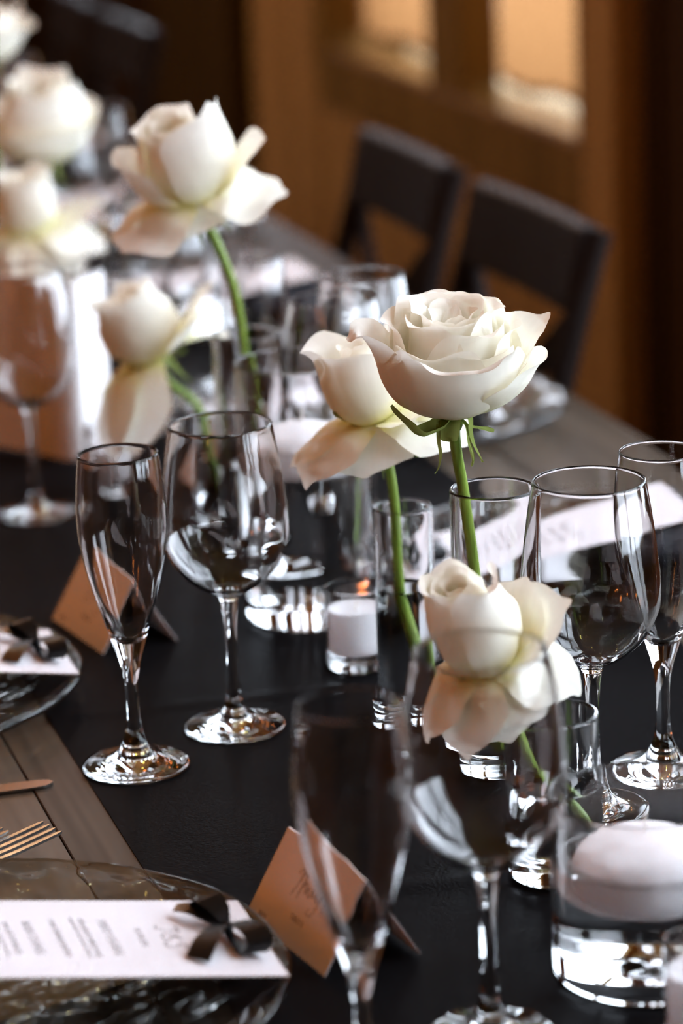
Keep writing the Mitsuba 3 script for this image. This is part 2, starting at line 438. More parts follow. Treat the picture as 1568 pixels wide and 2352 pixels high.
# ------------------------------------------------------------------ table, runner
TX0, TX1, TY0, TY1 = .03, .975, .95, 5.6
tb = thing('dining_table', 'long dark plank dining table under the black runner', 'table')
NP = 7
pw = (TX1 - TX0) / NP
for k in range(NP):
    part(tb, 'plank', mikit.ply(bx(TX0 + k * pw + .00035, TX0 + (k + 1) * pw - .00035, TY0, TY1, ZT - .04, ZT - .0004 * (k % 2), .0006), 'table_wood_pale' if k % 2 else 'table_wood'))
for x in (TX0 + .06, TX1 - .06):
    part(tb, 'apron', mikit.ply(bx(x - .015, x + .015, TY0 + .1, TY1 - .1, ZT - .13, ZT - .0405), 'table_wood'))
    for y in (TY0 + .12, TY1 - .12):
        part(tb, 'leg', mikit.ply(bx(x - .045, x + .045, y - .045, y + .045, 0.001, ZT - .0405, .006), 'table_wood'))

RX0, RX1 = .335, .779
xs, ys = np.linspace(RX0, RX1, 46), np.r_[TY0 - .012, np.arange(TY0, 5.6, .006), 5.6]
gx, gy = np.meshgrid(xs, ys)
gz = np.full_like(gx, .0011)
for yc in np.arange(1.53 - 3 * .35, 5.6, .35):
    d = gy - yc - .012 * np.sin(gx * 7)
    gz += .0016 * np.exp(-(d / .0075) ** 2)
P3 = np.stack([gx * 6, gy * 6, 0 * gx], -1)
gz += .0004 * (meshkit.fbm(P3, 3, 5))
gz -= .0004 * (np.abs(gx - (RX0 + RX1) / 2) > (RX1 - RX0) / 2 - .004)
v = np.stack([gx, gy, ZT + gz], -1).reshape(-1, 3)
v2 = v.copy()
v2[:, 2] = ZT + .0001
nx, ny = len(xs), len(ys)
f = np.array([[j * nx + i, j * nx + i + 1, (j + 1) * nx + i + 1, (j + 1) * nx + i] for j in range(ny - 1) for i in range(nx - 1)])
edge = [i for i in range(nx)] + [j * nx + nx - 1 for j in range(1, ny)] + [(ny - 1) * nx + i for i in range(nx - 2, -1, -1)] + [j * nx for j in range(ny - 2, 0, -1)]
sk = np.array([[edge[k], edge[k - 1], edge[k - 1] + len(v), edge[k] + len(v)] for k in range(len(edge))])
rn = thing('table_runner', 'black cloth runner with fold creases laid along the table', 'table runner')
put(rn, mikit.ply((np.vstack([v, v2]), np.vstack([f, sk])), 'runner_cloth', smooth=40))


def runner_z(x, y, r=.03):
    m = (np.abs(gx - x) < r + .012) & (np.abs(gy - y) < r + .008)
    return ZT + (gz[m].max() if m.any() else .0) + .0002


# ------------------------------------------------------------------ chairs
def chair(x, y, label, group=None, rz=0.0, top=.876):
    """dark cross-back chair; its sitter faces -x"""
    c = thing('dining_chair', label, 'chair', group)
    M = mv(x, y, 0, rz)
    w = .158
    for s in (-1, 1):
        part(c, 'back_post', mikit.ply(tube([[-.03, s * w, .001], [-.02, s * w, .25], [0, s * w, .45], [.100, s * w * 1.0, top]], [.016, .018, .017, .012], 10, 14), 'chair_wood', smooth=40), M)
        part(c, 'front_leg', mikit.ply(tube([[-.40, s * .16, .001], [-.39, s * .16, .44]], [.015, .019], 10), 'chair_wood', smooth=40), M)
    part(c, 'seat', mikit.ply(bx(-.43, -.01, -.175, .175, .44, .47, .01), 'chair_wood'), M)
    pan = bx(-.011, .011, -w, w, 0, .085, .004).subdivide().subdivide()
    vv = pan.vertices
    vv[:, 0] += .078 - .25 * (vv[:, 1] ** 2) + vv[:, 2] * .22
    vv[:, 2] += top - .080
    part(c, 'top_rail', mikit.ply(pan, 'chair_wood', smooth=40), M)
    for s in (-1, 1):
        part(c, 'cross_slat', mikit.ply(strip([[.010, -s * w * .95, .50], [.045 + s * .006, 0, .65], [.078, s * w * .95, top - .085]], [0, -s * .5, .8], .024, .012, 16), 'chair_wood', smooth=40), M)
    part(c, 'lower_rail', mikit.ply(bx(-.008, .012, -w, w, .475, .505, .003), 'chair_wood'), M)
    for s in (-1, 1):
        part(c, 'stretcher', mikit.ply(tube([[-.03, s * .16, .2], [-.392, s * .16, .2]], .009, 8), 'chair_wood', smooth=40), M)


chair(.955, 2.893, 'dark wooden cross-back chair nearest the window, by the sunlit table edge', rz=1)
chair(.955, 3.318, 'dark wooden cross-back chair directly left of the nearest one, before the shaded window', rz=0)
chair(.96, 4.78, 'dark wooden chair behind the left roses, third along the far side', rz=1)
chair(.96, 5.20, 'dark wooden chair at the far end of the table, behind the left roses', rz=-1)

# ------------------------------------------------------------------ glassware
def stemware(outer_foot, outer_stem, outer_bowl, inner, tag):
    a, b, c, d = spl(outer_foot, 34), spl(outer_stem, 30), spl(outer_bowl, 190), spl(inner, 60)
    prof = np.vstack([a, b[1:], c[1:], d[1:]])
    i0, i1 = len(a), len(a) + len(b) - 1
    out = {}
    for lod, segs in ((0, 112), (1, 48)):
        out[lod] = {'foot': lathe_shape(prof, 'glass', 0, i0, segs), 'stem': lathe_shape(prof, 'glass', i0 - 1, i1, segs), 'bowl': lathe_shape(prof, 'glass', i1 - 1, None, segs)}
    return out


def bead(r, z, q):
    return [(r + q * math.cos(t), z + q * math.sin(t)) for t in np.linspace(0, math.pi, 13)]


WINE = stemware([(0, 0), (.030, 0), (.0332, .0003), (.0337, .0012), (.0330, .0022), (.028, .0032), (.018, .0054), (.0105, .0088), (.0072, .0135)],
                [(.0072, .0135), (.0050, .022), (.0040, .040), (.0039, .058), (.0046, .076), (.0058, .087)],
                [(.0058, .087), (.0085, .0912), (.0160, .0950), (.0270, .1035), (.0360, .1160), (.0408, .1300), (.0412, .1420), (.0398, .1580), (.0365, .1830), (.0330, .2040)] + bead(.03243, .2040, .00056)[1:],
                [(.03187, .2040), (.0356, .1830), (.0390, .1580), (.0404, .1420), (.0400, .1302), (.0353, .1170), (.0263, .1048), (.0152, .0968), (.0070, .0943), (0, .0938)], 'w')
FLUTE = stemware([(0, 0), (.030, 0), (.0338, .0003), (.0344, .0013), (.0336, .0024), (.028, .0034), (.019, .0054), (.0125, .0088), (.0098, .0130), (.0082, .0160)],
                 [(.0082, .0160), (.0068, .0195), (.0052, .026), (.0042, .038), (.0042, .052), (.0055, .064), (.0078, .074)],
                 [(.0078, .074), (.0105, .0825), (.0150, .098), (.0205, .117), (.0255, .138), (.0279, .156), (.0281, .168), (.0270, .185), (.0250, .2040)] + bead(.02443, .2040, .00057)[1:],
                 [(.02386, .2040), (.0260, .185), (.0271, .168), (.0269, .156), (.0244, .1383), (.0192, .1176), (.0134, .0994), (.0076, .0868), (.003, .0838), (0, .0833)], 'f')


def glass_of(kind, x, y, label, cat, group=None, lod=0, rz=0):
    t = thing({'wine': 'wine_glass', 'flute': 'champagne_flute'}[kind], label, cat, group)
    M = mv(x, y, runner_z(x, y, .034) if RX0 - .03 < x < RX1 + .03 else ZT + .0004, rz)
    for nm, s in (WINE if kind == 'wine' else FLUTE)[lod].items():
        part(t, nm, s, M)
    return t


def cylinder_profile(R, H, t, base):
    rb = min(.005, R * .2)
    fo = [(R - rb + rb * math.sin(q), rb - rb * math.cos(q)) for q in np.linspace(0, math.pi / 2, 10)]
    rim = [(R - t / 2 + t / 2 * math.cos(q), H - t / 2 + t / 2 * math.sin(q)) for q in np.linspace(0, math.pi, 11)]
    ri, rc = R - t, .004
    fi = [(ri - rc + rc * math.cos(q), base + rc - rc * math.sin(q)) for q in np.linspace(0, math.pi / 2, 8)]
    outer = np.vstack([spl([(0, .0006), (R * .5, .0004), (R - rb, 0)], 10), fo[1:], spl([fo[-1], (R, H - t / 2)], 26)[1:], rim[1:]])
    inner = np.vstack([spl([(ri, H - t / 2), fi[0]], 40)[1:], fi[1:], spl([fi[-1], (ri * .5, base - .0006), (0, base - .0008)], 10)[1:]])
    return outer, inner


def vessel(name, label, cat, x, y, R, H, t, base, water=None, wlabel=None, group=None, segs=96, hole=0, waterless=False):
    """a glass cylinder, with its water as a thing of its own"""
    k = thing(name, label, cat, group)
    z = runner_z(x, y, R)
    M = mv(x, y, z)
    outer, inner = cylinder_profile(R, H, t, base)
    if water is None:
        part(k, 'wall', lathe_shape(np.vstack([outer, inner]), 'glass', 0, None, segs), M)
        return k, z
    cut = int(np.argmin(np.abs(inner[:, 1] - water) + 1e3 * (inner[:, 0] < R - t - 1e-6)))
    inner[cut, 1] = water
    full = np.vstack([outer, inner])
    n0 = len(outer) + cut
    part(k, 'wall', lathe_shape(full, 'glass', 0, n0 + 1, segs), M)
    w = thing('water', wlabel, 'water', 'water in the table vases' if group else None)
    part(w, 'body', lathe_shape(full, 'water_in_glass', n0, None, segs, flip=True), M)
    ri = R - t
    rr = np.r_[np.linspace(hole, ri - .004, 14), ri - np.array([.003, .0022, .0016, .0011, .0007, .0003, 0])]
    zz = water + .0016 * (np.exp(-(ri - rr) / .0013) - 1) + (.0012 * np.exp(-(rr - hole) / .0012) if hole else 0)
    part(w, 'surface', lathe_shape(np.c_[rr, zz][::-1], 'water_top', 0, None, segs), M)
    return k, z


def floating_candle(x, y, zw, R, label, segs=72, dz=0.0):
    c = thing('floating_candle', label, 'candle')
    H = .020
    prof = spl([(0, .0165), (R * .35, .0155), (R * .65, .0125), (R * .86, .0085), (R * .965, .0030), (R, -.0020), (R * .99, -.0085), (R * .94, -.0140), (R * .82, -.0185), (R * .6, -.0200), (0, -.0200)], 70)[::-1]
    part(c, 'wax', lathe_shape(prof, 'candle_wax', 0, None, segs), mv(x, y, zw + dz))
    part(c, 'wick', mikit.ply(tube([[0, 0, .0160], [.0006, .0004, .019], [.0002, .001, .0225], [.0012, .001, .0265]], .0008, 8), 'wick', smooth=40), mv(x, y, zw + dz))
    return c


def votive(x, y, label, wlabel, group=None, segs=64, wax=.043):
    R, H = .0212, .058
    v, z = vessel('votive_holder', label, 'candle holder', x, y, R, H, .0017, .010, None, None, group, segs)
    c = thing('votive_candle', wlabel, 'candle', group and 'votive candles in the small glasses')
    ri = R - .0017 - .0004
    prof = spl([(0, .0106), (ri - .004, .0108), (ri - .0008, .0135), (ri, .018), (ri, wax), (ri - .0015, wax - .0002), (ri * .6, wax - .002), (0, wax - .0026)], 60)
    part(c, 'wax', lathe_shape(prof, 'wax', 0, None, segs), mv(x, y, z))
    part(c, 'wick', mikit.ply(tube([[0, 0, wax - .003], [.0005, 0, wax + .004]], .0007, 8), 'wick'), mv(x, y, z))
    return v


# wine glasses and flutes that stand in view
glass_of('wine', .4475, 1.3271, 'wine glass nearest the camera, in front of the short rose', 'wine glass')
glass_of('flute', .3660, 1.2760, 'blurred champagne flute nearest the camera, standing before the place card', 'champagne flute')
glass_of('wine', .6085, 1.5995, 'sharp empty wine glass at the right, behind the floating candle', 'wine glass')
glass_of('flute', .6718, 1.6451, 'champagne flute at the right frame edge, behind the sharp wine glass', 'champagne flute')
glass_of('wine', .4456, 1.8258, 'empty wine glass on the runner right of the left champagne flute', 'wine glass')
glass_of('flute', .3688, 1.7791, 'champagne flute at the left with orange glints on its foot', 'champagne flute')
glass_of('wine', .4260, 2.3949, 'blurred wine glass at the left edge in front of the standing pink card', 'wine glass', lod=1)
glass_of('wine', .6674, 2.2440, 'blurred wine glass above the half-open rose, left of the large rose', 'wine glass', lod=1)
glass_of('flute', .6105, 2.3644, 'blurred champagne flute with the tall left rose stem crossing it', 'champagne flute', lod=1)
glass_of('wine', .622, 2.170, 'blurred wine glass between the far flute and the far wine glass', 'wine glass', lod=1)

# the near floating candle, its vase and water
CV = [(.5502, 1.3739, .0492, .099, .065, 'wide short glass cylinder vase holding the near floating candle', 'water under the near floating candle', 'white domed candle floating in the near glass cylinder at the right edge'),
      (.5588, 2.0413, .0470, .190, .131, 'tall blurred glass cylinder vase behind the votive', 'water in the tall blurred cylinder vase', 'white candle floating high in the tall blurred cylinder behind the half-open rose'),
      (.5600, 2.655, .0470, .150, .100, 'far glass cylinder vase behind the fallen-open left rose', 'water in the far cylinder vase', 'far white candle floating behind the low left rose')]
for k, (x, y, R, H, w, l1, l2, l3) in enumerate(CV):
    _, z = vessel('cylinder_vase', l1, 'vase', x, y, R, H, .0030, .015, w, l2, None, 112 if k < 2 else 48, hole=.0383)
    floating_candle(x + .0, y + .0, z + w, .0382, l3, dz=-.0035)
votive(.5423, 1.2765, 'small votive glass at the bottom right corner', 'white votive candle in the corner glass')
votive(.556, 1.9135, 'small votive glass left of the stem vase under the half-open rose', 'white votive candle glowing left of the tall stem vase')
votive(.5800, 1.7400, 'small votive glass tucked behind the short rose', 'white votive candle behind the short rose petals')
for x, y, q in [(.50, 2.44, 'below the low left rose'), (.61, 2.53, 'behind the tall blurred cylinder'), (.51, 2.92, 'under the round far rose'), (.63, 3.02, 'across from the round far rose')]:
    votive(x, y, f'small blurred votive glass on the runner {q}', f'blurred white votive candle {q}', 'votive glasses far along the runner', 32)
VA = vessel('bud_vase', 'tall glass bud vase holding the large sharp rose', 'vase', .5781, 1.6814, .0268, .183, .0030, .016, .085, 'water in the vase of the large sharp rose')
VB = vessel('bud_vase', 'short glass bud vase under the drooping rose', 'vase', .5502, 1.5106, .0262, .097, .0030, .013, .055, 'water in the short vase of the drooping rose')
VC = vessel('bud_vase', 'slim glass bud vase holding the half-open rose', 'vase', .5599, 1.8099, .0196, .141, .0028, .011, .087, 'water in the slim vase of the half-open rose')
VD = vessel('bud_vase', 'tall blurred bud vase of the high left rose', 'vase', .556, 2.1780, .0268, .183, .0030, .016, .085, 'water in the vase of the high left rose', segs=48)
VE = vessel('bud_vase', 'short blurred bud vase of the low left rose', 'vase', .5621, 2.2978, .0262, .097, .0030, .013, .055, 'water in the vase of the low left rose', segs=48)
VF = vessel('bud_vase', 'far bud vase of the rose beside the left frame edge', 'vase', .520, 2.80, .0196, .120, .0028, .011, .07, 'water in the vase of the left edge rose', segs=40)
VG = vessel('bud_vase', 'far tall bud vase of the round white rose', 'vase', .552, 2.91, .0262, .150, .003, .013, .07, 'water in the vase of the round far rose', segs=40)
VH = vessel('bud_vase', 'farthest bud vase of the rose in the top left corner', 'vase', .556, 3.19, .0268, .183, .0030, .016, .085, 'water in the farthest bud vase', segs=40)

# ------------------------------------------------------------------ roses
def petal(az, W, prof, rho, tip=.28, point=0.0, side=0.0, ruffle=.0012, spiral=0.0, wb=.22, seed=0, nu=21, nv=20, taper=0.0, twist=0.0, crimp=0.0):
    """one petal: its middle line prof (r, z) from the base, bent across by radius rho (towards the axis if positive); az 0 faces the camera"""
    u = np.linspace(-1, 1, nu)
    v = np.linspace(0, 1, nv) ** .85
    U, V = np.meshgrid(u, v)
    ell = 1 - tip * np.abs(U) ** 2.4 + point * np.exp(-(U / .16) ** 2) * V
    vv = V * ell
    pr = np.asarray(prof, float)
    d = np.r_[0, np.cumsum(np.linalg.norm(np.diff(pr, axis=0), axis=1))]
    Lp = d[-1]
    fp = PchipInterpolator(d / Lp, pr, extrapolate=True)
    q = np.clip(vv, 0, 1.12)
    c = fp(q)
    tg = fp.derivative()(np.clip(q, .001, 1))
    tg /= np.linalg.norm(tg, axis=-1, keepdims=True) + 1e-9
    nr, nz = -tg[..., 1], tg[..., 0]
    w = W * (wb + (1 - wb) * np.sin(np.pi / 2 * np.clip(vv / .62, 0, 1)) ** .9)
    if taper:
        w = w * (1 - vv.clip(0, 1)) ** taper
    rh = np.interp(vv, np.linspace(0, 1, len(np.atleast_1d(rho))), np.atleast_1d(rho)) if np.ndim(rho) else np.full_like(vv, rho)
    s = U * w
    lat = rh * np.sin(s / rh)
    inn = rh * (1 - np.cos(s / rh))
    e = np.clip((np.abs(U) - .62) / .38, 0, 1) ** 2
    inn = inn - side * e * vv
    P3 = np.stack([U * 1.6 + seed * 3.1, vv * 2.3, np.full_like(U, seed * 1.7)], -1)
    inn = inn + ruffle * vv ** 1.5 * (meshkit.fbm(P3, 3, seed) - .5) * 4
    if crimp:
        inn = inn + crimp * np.clip((vv - .8) / .2, 0, 1) ** 2 * np.sin(U * 17 + 3 * meshkit.noise(P3 * 3, seed + 9))
    z = c[..., 1] + nz * inn
    r = c[..., 0] + nr * inn + spiral * U * np.clip(vv * 2, 0, 1)
    a = math.radians(az) + twist * vv
    er = np.stack([np.sin(a) + 0 * U, -np.cos(a) + 0 * U], -1)
    et = np.stack([np.cos(a) + 0 * U, np.sin(a) + 0 * U], -1)
    xy = er * r[..., None] + et * lat[..., None]
    pts = np.concatenate([xy, z[..., None]], -1).reshape(-1, 3)
    f = np.array([[j * nu + i, j * nu + i + 1, (j + 1) * nu + i + 1, (j + 1) * nu + i] for j in range(nv - 1) for i in range(nu - 1)])
    uv = np.stack([(U + 1) / 2, vv], -1).reshape(-1, 2)
    return pts, f, uv


def frame(axis):
    z = np.asarray(axis, float)
    z /= np.linalg.norm(z)
    back = np.array([0.2655, 0.9259, 0])
    y = back - z * (back @ z)
    y /= np.linalg.norm(y)
    return np.stack([np.cross(y, z), y, z], 1)


def bud(n, R, H, close=.75, inner=-.06, seed=0, az0=0, fat=1.25):
    """the wrapped inner petals, from the outermost in"""
    out = []
    for k in range(n):
        f = 1 - k / n
        rb = R * (.22 + .78 * f)
        h = H * (1.0 + inner * (1 - f) + .03 * math.sin(k * 2.1 + seed))
        rt = rb * (close + (.12 * math.sin(k * 1.7 + seed)))
        prof = [(.002, .001), (rb * .72, H * .10), (rb * 1.0, H * .36), (rb * .98, H * .58), ((rb + rt) / 2, h * .82), (rt, h * .96), (rt * 1.12 + .0015 * f, h * .995)]
        out.append(dict(az=az0 + k * 137.5, W=rb * (fat if k < n - 3 else 1.6), prof=prof, rho=(rb * .8, rb * 1.12, max(rt, .003) * 1.2), tip=.16, side=-.0004, ruffle=.0012, spiral=.0022 * (f + .3), wb=.4, seed=seed + k))
    return out


def sepal(az, W, prof, k, taper=.75, **kw):
    return dict(az=az, W=W, prof=prof, rho=kw.pop('rho', .008), tip=0, taper=taper, wb=kw.pop('wb', .55), ruffle=.0012, seed=60 + k, nu=9, nv=20, **kw)


SEPALS = [sepal(-62, .0058, [(.003, -.001), (.012, .001), (.021, .008), (.029, .018)], 0), sepal(10, .0060, [(.003, -.001), (.0085, -.002), (.0098, -.009), (.008, -.019)], 1),
          sepal(-28, .0030, [(.003, -.001), (.0110, -.001), (.0118, -.012), (.0115, -.023), (.014, -.034)], 2), sepal(62, .0045, [(.003, -.001), (.010, -.001), (.0125, -.008), (.016, -.018), (.020, -.027)], 3),
          sepal(115, .004, [(.003, -.001), (.010, -.003), (.017, -.005), (.025, -.006)], 4)]
HERO_SEPALS = [sepal(-55, .0115, [(.003, -.001), (.012, -.0072), (.024, -.0080), (.036, .0030), (.046, .0160)], 0, .55, rho=.0075, wb=.7), sepal(-18, .0105, [(.003, -.001), (.0082, -.003), (.0092, -.0095), (.0068, -.0150)], 1, .4, rho=.011, wb=.7),
               sepal(-48, .0024, [(.004, -.001), (.0110, -.001), (.0122, -.012), (.0108, -.022), (.0135, -.0315), (.0160, -.0335)], 2, .5), sepal(62, .0052, [(.004, -.001), (.0105, -.001), (.0110, -.010), (.0140, -.018), (.0195, -.0275)], 3, .7, rho=.005),
               sepal(84, .0036, [(.003, -.003), (.010, -.0075), (.017, -.0085), (.0245, -.0105)], 4, .6), sepal(48, .0022, [(.004, -.001), (.0100, -.004), (.0125, -.016), (.0150, -.0255), (.0135, -.030)], 5, .5)]


def rose(label, base, axis, petals, stem, calyx='open', lod=0, stem_r=.0031, group=None, sepals=None):
    t = thing('rose', label, 'rose', group)
    Fm = frame(axis)
    M = T(np.block([[Fm, np.asarray(base, float)[:, None]], [np.zeros((1, 3)), np.ones((1, 1))]]))
    for k, p in enumerate(petals):
        p = dict(p)
        mat = p.pop('mat', 'petal')
        if lod:
            p.update(nu=13, nv=12)
        v, f, uv = petal(**p)
        part(t, 'petal', mikit.ply((v, f), mat, smooth=True, uv=uv), M)
    for p in (SEPALS if sepals is None else sepals):
        v, f, uv = petal(**p)
        part(t, 'sepal', mikit.ply((v, f), 'sepal', smooth=True, uv=uv), M)
    hip = spl([(0, .004), (.0048, .003), (.0068, -.001), (.0060, -.006), (.0038, -.0105), (0, -.0115)], 24)[::-1]
    part(t, 'hip', lathe_shape(hip, 'stem_green', 0, None, 24), M)
    part(t, 'stem', mikit.ply(tube([np.asarray(base) - Fm[:, 2] * .004] + list(stem), [stem_r * 1.12] + [stem_r] * len(stem), 12, 40), 'stem_green', smooth=True))
    return t


# the large sharp rose: wide open cup
hero = []
hero += [dict(az=4, W=.060, prof=[(.003, 0), (.016, .0025), (.031, .009), (.041, .022), (.0450, .034), (.0462, .0410), (.0482, .0436), (.0505, .0438), (.0518, .0425)], rho=(.030, .040, .045, .047), tip=.20, ruffle=.0010, seed=3, crimp=.0010, wb=.25, mat='petal_rim', nu=45, nv=30),
         dict(az=78, W=.044, prof=[(.003, 0), (.018, .003), (.034, .010), (.046, .022), (.052, .033), (.0570, .0385)], rho=(.03, .045, .055), tip=.34, ruffle=.0016, seed=8, side=.006, mat='petal_rim', nu=31, nv=26),
         dict(az=104, W=.040, prof=[(.003, 0), (.018, .004), (.033, .014), (.043, .031), (.051, .046), (.0575, .0535)], rho=(.03, .04, .05), tip=.30, point=.07, ruffle=.0018, seed=9, side=.008, mat='petal_rim', nu=31, nv=26),
         dict(az=-82, W=.042, prof=[(.003, 0), (.018, .003), (.034, .011), (.043, .026), (.0470, .041), (.0525, .0515), (.0570, .0555), (.0590, .0540)], rho=(.03, .04, .042), tip=.32, point=.06, ruffle=.0016, seed=11, side=.005, mat='petal_rim', nu=31, nv=26),
         dict(az=-40, W=.044, prof=[(.003, 0), (.017, .003), (.032, .010), (.0385, .022), (.0418, .036), (.0440, .0435)], rho=(.03, .04, .046), tip=.24, ruffle=.0016, seed=12, side=.003, mat='petal_rim', nu=31, nv=26),
         dict(az=176, W=.052, prof=[(.003, 0), (.017, .003), (.032, .011), (.040, .028), (.043, .043), (.049, .053)], rho=(.03, .042, .048), tip=.26, ruffle=.0016, seed=14, side=.004, nu=31, nv=24)]
# middle whorl
for k, (az, R, H, W, tilt) in enumerate([(28, .0365, .046, .044, .004), (-22, .0375, .0495, .040, .006), (92, .0355, .0555, .036, .006), (-95, .0350, .0600, .034, .007), (150, .0345, .0640, .036, .004), (-150, .0345, .0655, .036, .005)]):
    hero.append(dict(az=az, W=W, prof=[(.003, .001), (R * .55, .006), (R * .93, .020), (R, H * .62), (R * .985, H * .88), (R * .99 + tilt * .4, H * .975), (R + tilt, H)],
                     rho=(R * .8, R * 1.0, R * 1.1), tip=.25, ruffle=.0016, seed=20 + k, side=.003, wb=.3, spiral=.0015, nu=31, nv=22))
# inner whorls, opening towards the top
for k in range(15):
    f = 1 - k / 15
    R = .006 + .0235 * f
    H = .0560 + .0120 * (1 - abs(f - .75)) + .0035 * (1 - f)
    az = 35 + k * 137.5
    front = max(0, math.cos(math.radians(az)))
    H -= .0085 * front * f
    hero.append(dict(az=az, W=R * 1.15 + .003, prof=[(.002, .002), (R * .6, .008), (R * .98, .022), (R * 1.0, H * .60), (R * .93, H * .85), (R * .97, H * .965), (R * 1.10 + .001, H)],
                     rho=(R * .8, R * 1.05, R * 1.25), tip=.26, point=.05, ruffle=.0016, seed=40 + k, side=.0022, wb=.35, spiral=.002, nu=23, nv=20))
rose('large open cream rose in sharp focus on the tallest front stem', (.5541, 1.6823, .9821), (-.02, -.10, 1), hero,
     [(.5545, 1.6809, .9668), (.5603, 1.6868, .9368), (.5676, 1.690, .8809), (.5726, 1.6840, .800), (.5799, 1.6830, .7695)], stem_r=.0034, sepals=HERO_SEPALS)


def reflex(az, L, W, drop=.6, rise=.006, rho=-.05, seed=0, tip=.3, point=.05, **kw):
    """an outer petal folded back and down"""
    p = [(.003, 0), (.25 * L, rise), (.5 * L, rise * .9 - .04 * drop * L), (.75 * L, -.28 * drop * L), (.93 * L, -.58 * drop * L), (1.0 * L, -.85 * drop * L)]
    return dict(az=az, W=W, prof=p, rho=rho, tip=tip, point=point, ruffle=kw.pop('ruffle', .002), seed=seed, wb=.3, side=kw.pop('side', -.002), nu=25, nv=22, **kw)


def raised(az, L, W, up=.3, rho=.06, seed=0, **kw):
    p = [(.003, 0), (.28 * L, .003 + .05 * up * L), (.55 * L, .35 * up * L), (.8 * L, .75 * up * L), (1.0 * L, 1.0 * up * L)]
    return dict(az=az, W=W, prof=p, rho=rho, tip=kw.pop('tip', .34), point=kw.pop('point', .07), ruffle=.002, seed=seed, wb=.3, side=kw.pop('side', .003), nu=25, nv=22, **kw)


# the drooping rose: tight bud over folded-back petals
low = bud(10, .0250, .061, .60, seed=5, az0=-60, inner=-.10)
low[0].update(az=38, W=.030, prof=[(.003, 0), (.018, .004), (.0280, .018), (.0295, .032), (.0270, .048), (.0285, .0590), (.0330, .0615)], point=.07, spiral=-.003, side=.004)
low[1].update(az=-75, W=.027, spiral=.002)
low += [raised(88, .050, .040, .36, .09, 31, side=.004, point=.13, tip=.34), raised(126, .042, .030, .55, .06, 32, side=.004, point=.1), raised(104, .044, .026, .26, .05, 30),
        reflex(34, .040, .028, .66, .006, -.045, 33, point=.02), reflex(-4, .038, .026, .78, .005, -.05, 34, tip=.2), reflex(-40, .045, .028, .66, .005, -.07, 35, point=.1, tip=.42), reflex(8, .030, .024, .7, .006, -.03, 29),
        reflex(62, .046, .026, .56, .007, -.05, 36, point=.1), reflex(-78, .050, .026, .46, .006, -.06, 37, point=.14, tip=.4), reflex(170, .05, .032, .4, .006, -.06, 38), reflex(-135, .048, .03, .4, .006, -.06, 39)]
rose('low cream rose with folded-back petals behind the front wine glass', (.5150, 1.5140, .8830), (-.44, -.20, 1), low,
     [(.5235, 1.5140, .868), (.5343, 1.5148, .8396), (.5468, 1.519, .8105), (.5610, 1.5105, .7860), (.5655, 1.5085, .7695)], stem_r=.0026)

# the half-open rose behind the large one
mid = bud(9, .0265, .056, .85, seed=15, az0=-30)
mid[0].update(az=-25, W=.034, prof=[(.003, 0), (.019, .005), (.0290, .020), (.0305, .036), (.0285, .050), (.0300, .056)])
mid[1].update(az=60, W=.036)
mid[2].update(az=-100, W=.032, prof=[(.003, 0), (.018, .005), (.027, .020), (.0285, .038), (.0300, .052), (.0355, .0565)])
mid += [reflex(-60, .062, .031, .27, .004, -.08, 51, point=.10, tip=.36, ruffle=.0025), reflex(-92, .062, .027, .24, .004, -.08, 52, point=.1, tip=.36), reflex(-22, .042, .032, .52, .004, -.06, 53, tip=.22),
        raised(55, .058, .034, .16, .08, 54), reflex(62, .056, .036, .42, .006, -.09, 55, tip=.25), reflex(100, .06, .036, .22, .006, -.08, 56), reflex(-150, .055, .034, .3, .006, -.08, 57)]
rose('half-open cream rose with turned-down petals, left of and behind the large sharp rose', (.5445, 1.8050, .9515), (-.26, -.02, 1), mid,
     [(.5530, 1.8040, .895), (.5552, 1.806, .840), (.5602, 1.8085, .8165), (.5680, 1.8070, .7755), (.5700, 1.808, .7645)], stem_r=.0031)

# the high rose at the left, further back
high = bud(10, .0365, .070, .72, seed=25, az0=-35, fat=1.2, inner=-.10)
high[0].update(az=48, W=.040, prof=[(.003, 0), (.022, .005), (.036, .022), (.0400, .042), (.0400, .062), (.0440, .0770)], point=.1)
high[1].update(az=-75, W=.036, prof=[(.003, 0), (.022, .006), (.038, .024), (.0430, .040), (.0450, .050), (.0480, .055)])
high += [raised(84, .062, .030, .56, .07, 61, point=.02, tip=.16), reflex(72, .064, .037, .10, .012, -.08, 62, point=.1, tip=.25), reflex(-58, .068, .038, .04, .008, -.12, 63, point=.04, tip=.2), reflex(-20, .036, .034, .30, .008, -.1, 64), reflex(170, .07, .04, .3, .008, -.1, 65), reflex(-120, .066, .034, .2, .01, -.1, 66)]
rose('blurred tall cream rose standing highest at the left, with one long petal hanging left', (.5170, 2.157, 1.0412), (-.36, -.22, 1), high,
     [(.5354, 2.1537, .9949), (.5458, 2.162, .9596), (.5515, 2.1698, .9176), (.5560, 2.176, .800), (.5600, 2.180, .7700)], stem_r=.0033)

side = bud(8, .0320, .062, .85, seed=35, az0=10)
side += [raised(84, .068, .036, .55, .08, 71), raised(66, .064, .036, .40, .08, 72), reflex(-64, .072, .036, .75, .004, -.1, 73), reflex(-35, .064, .036, .8, .004, -.1, 74), reflex(130, .06, .036, .2, .008, -.1, 75), reflex(-130, .06, .036, .3, .008, -.1, 76)]
rose('blurred low cream rose left of the middle, tipped left above a green stem', (.5150, 2.3105, .8900), (-.46, .02, 1), side,
     [(.5225, 2.3060, .8740), (.5440, 2.2990, .8508), (.5500, 2.293, .815), (.5589, 2.2960, .7882), (.5640, 2.298, .7665)], lod=1)

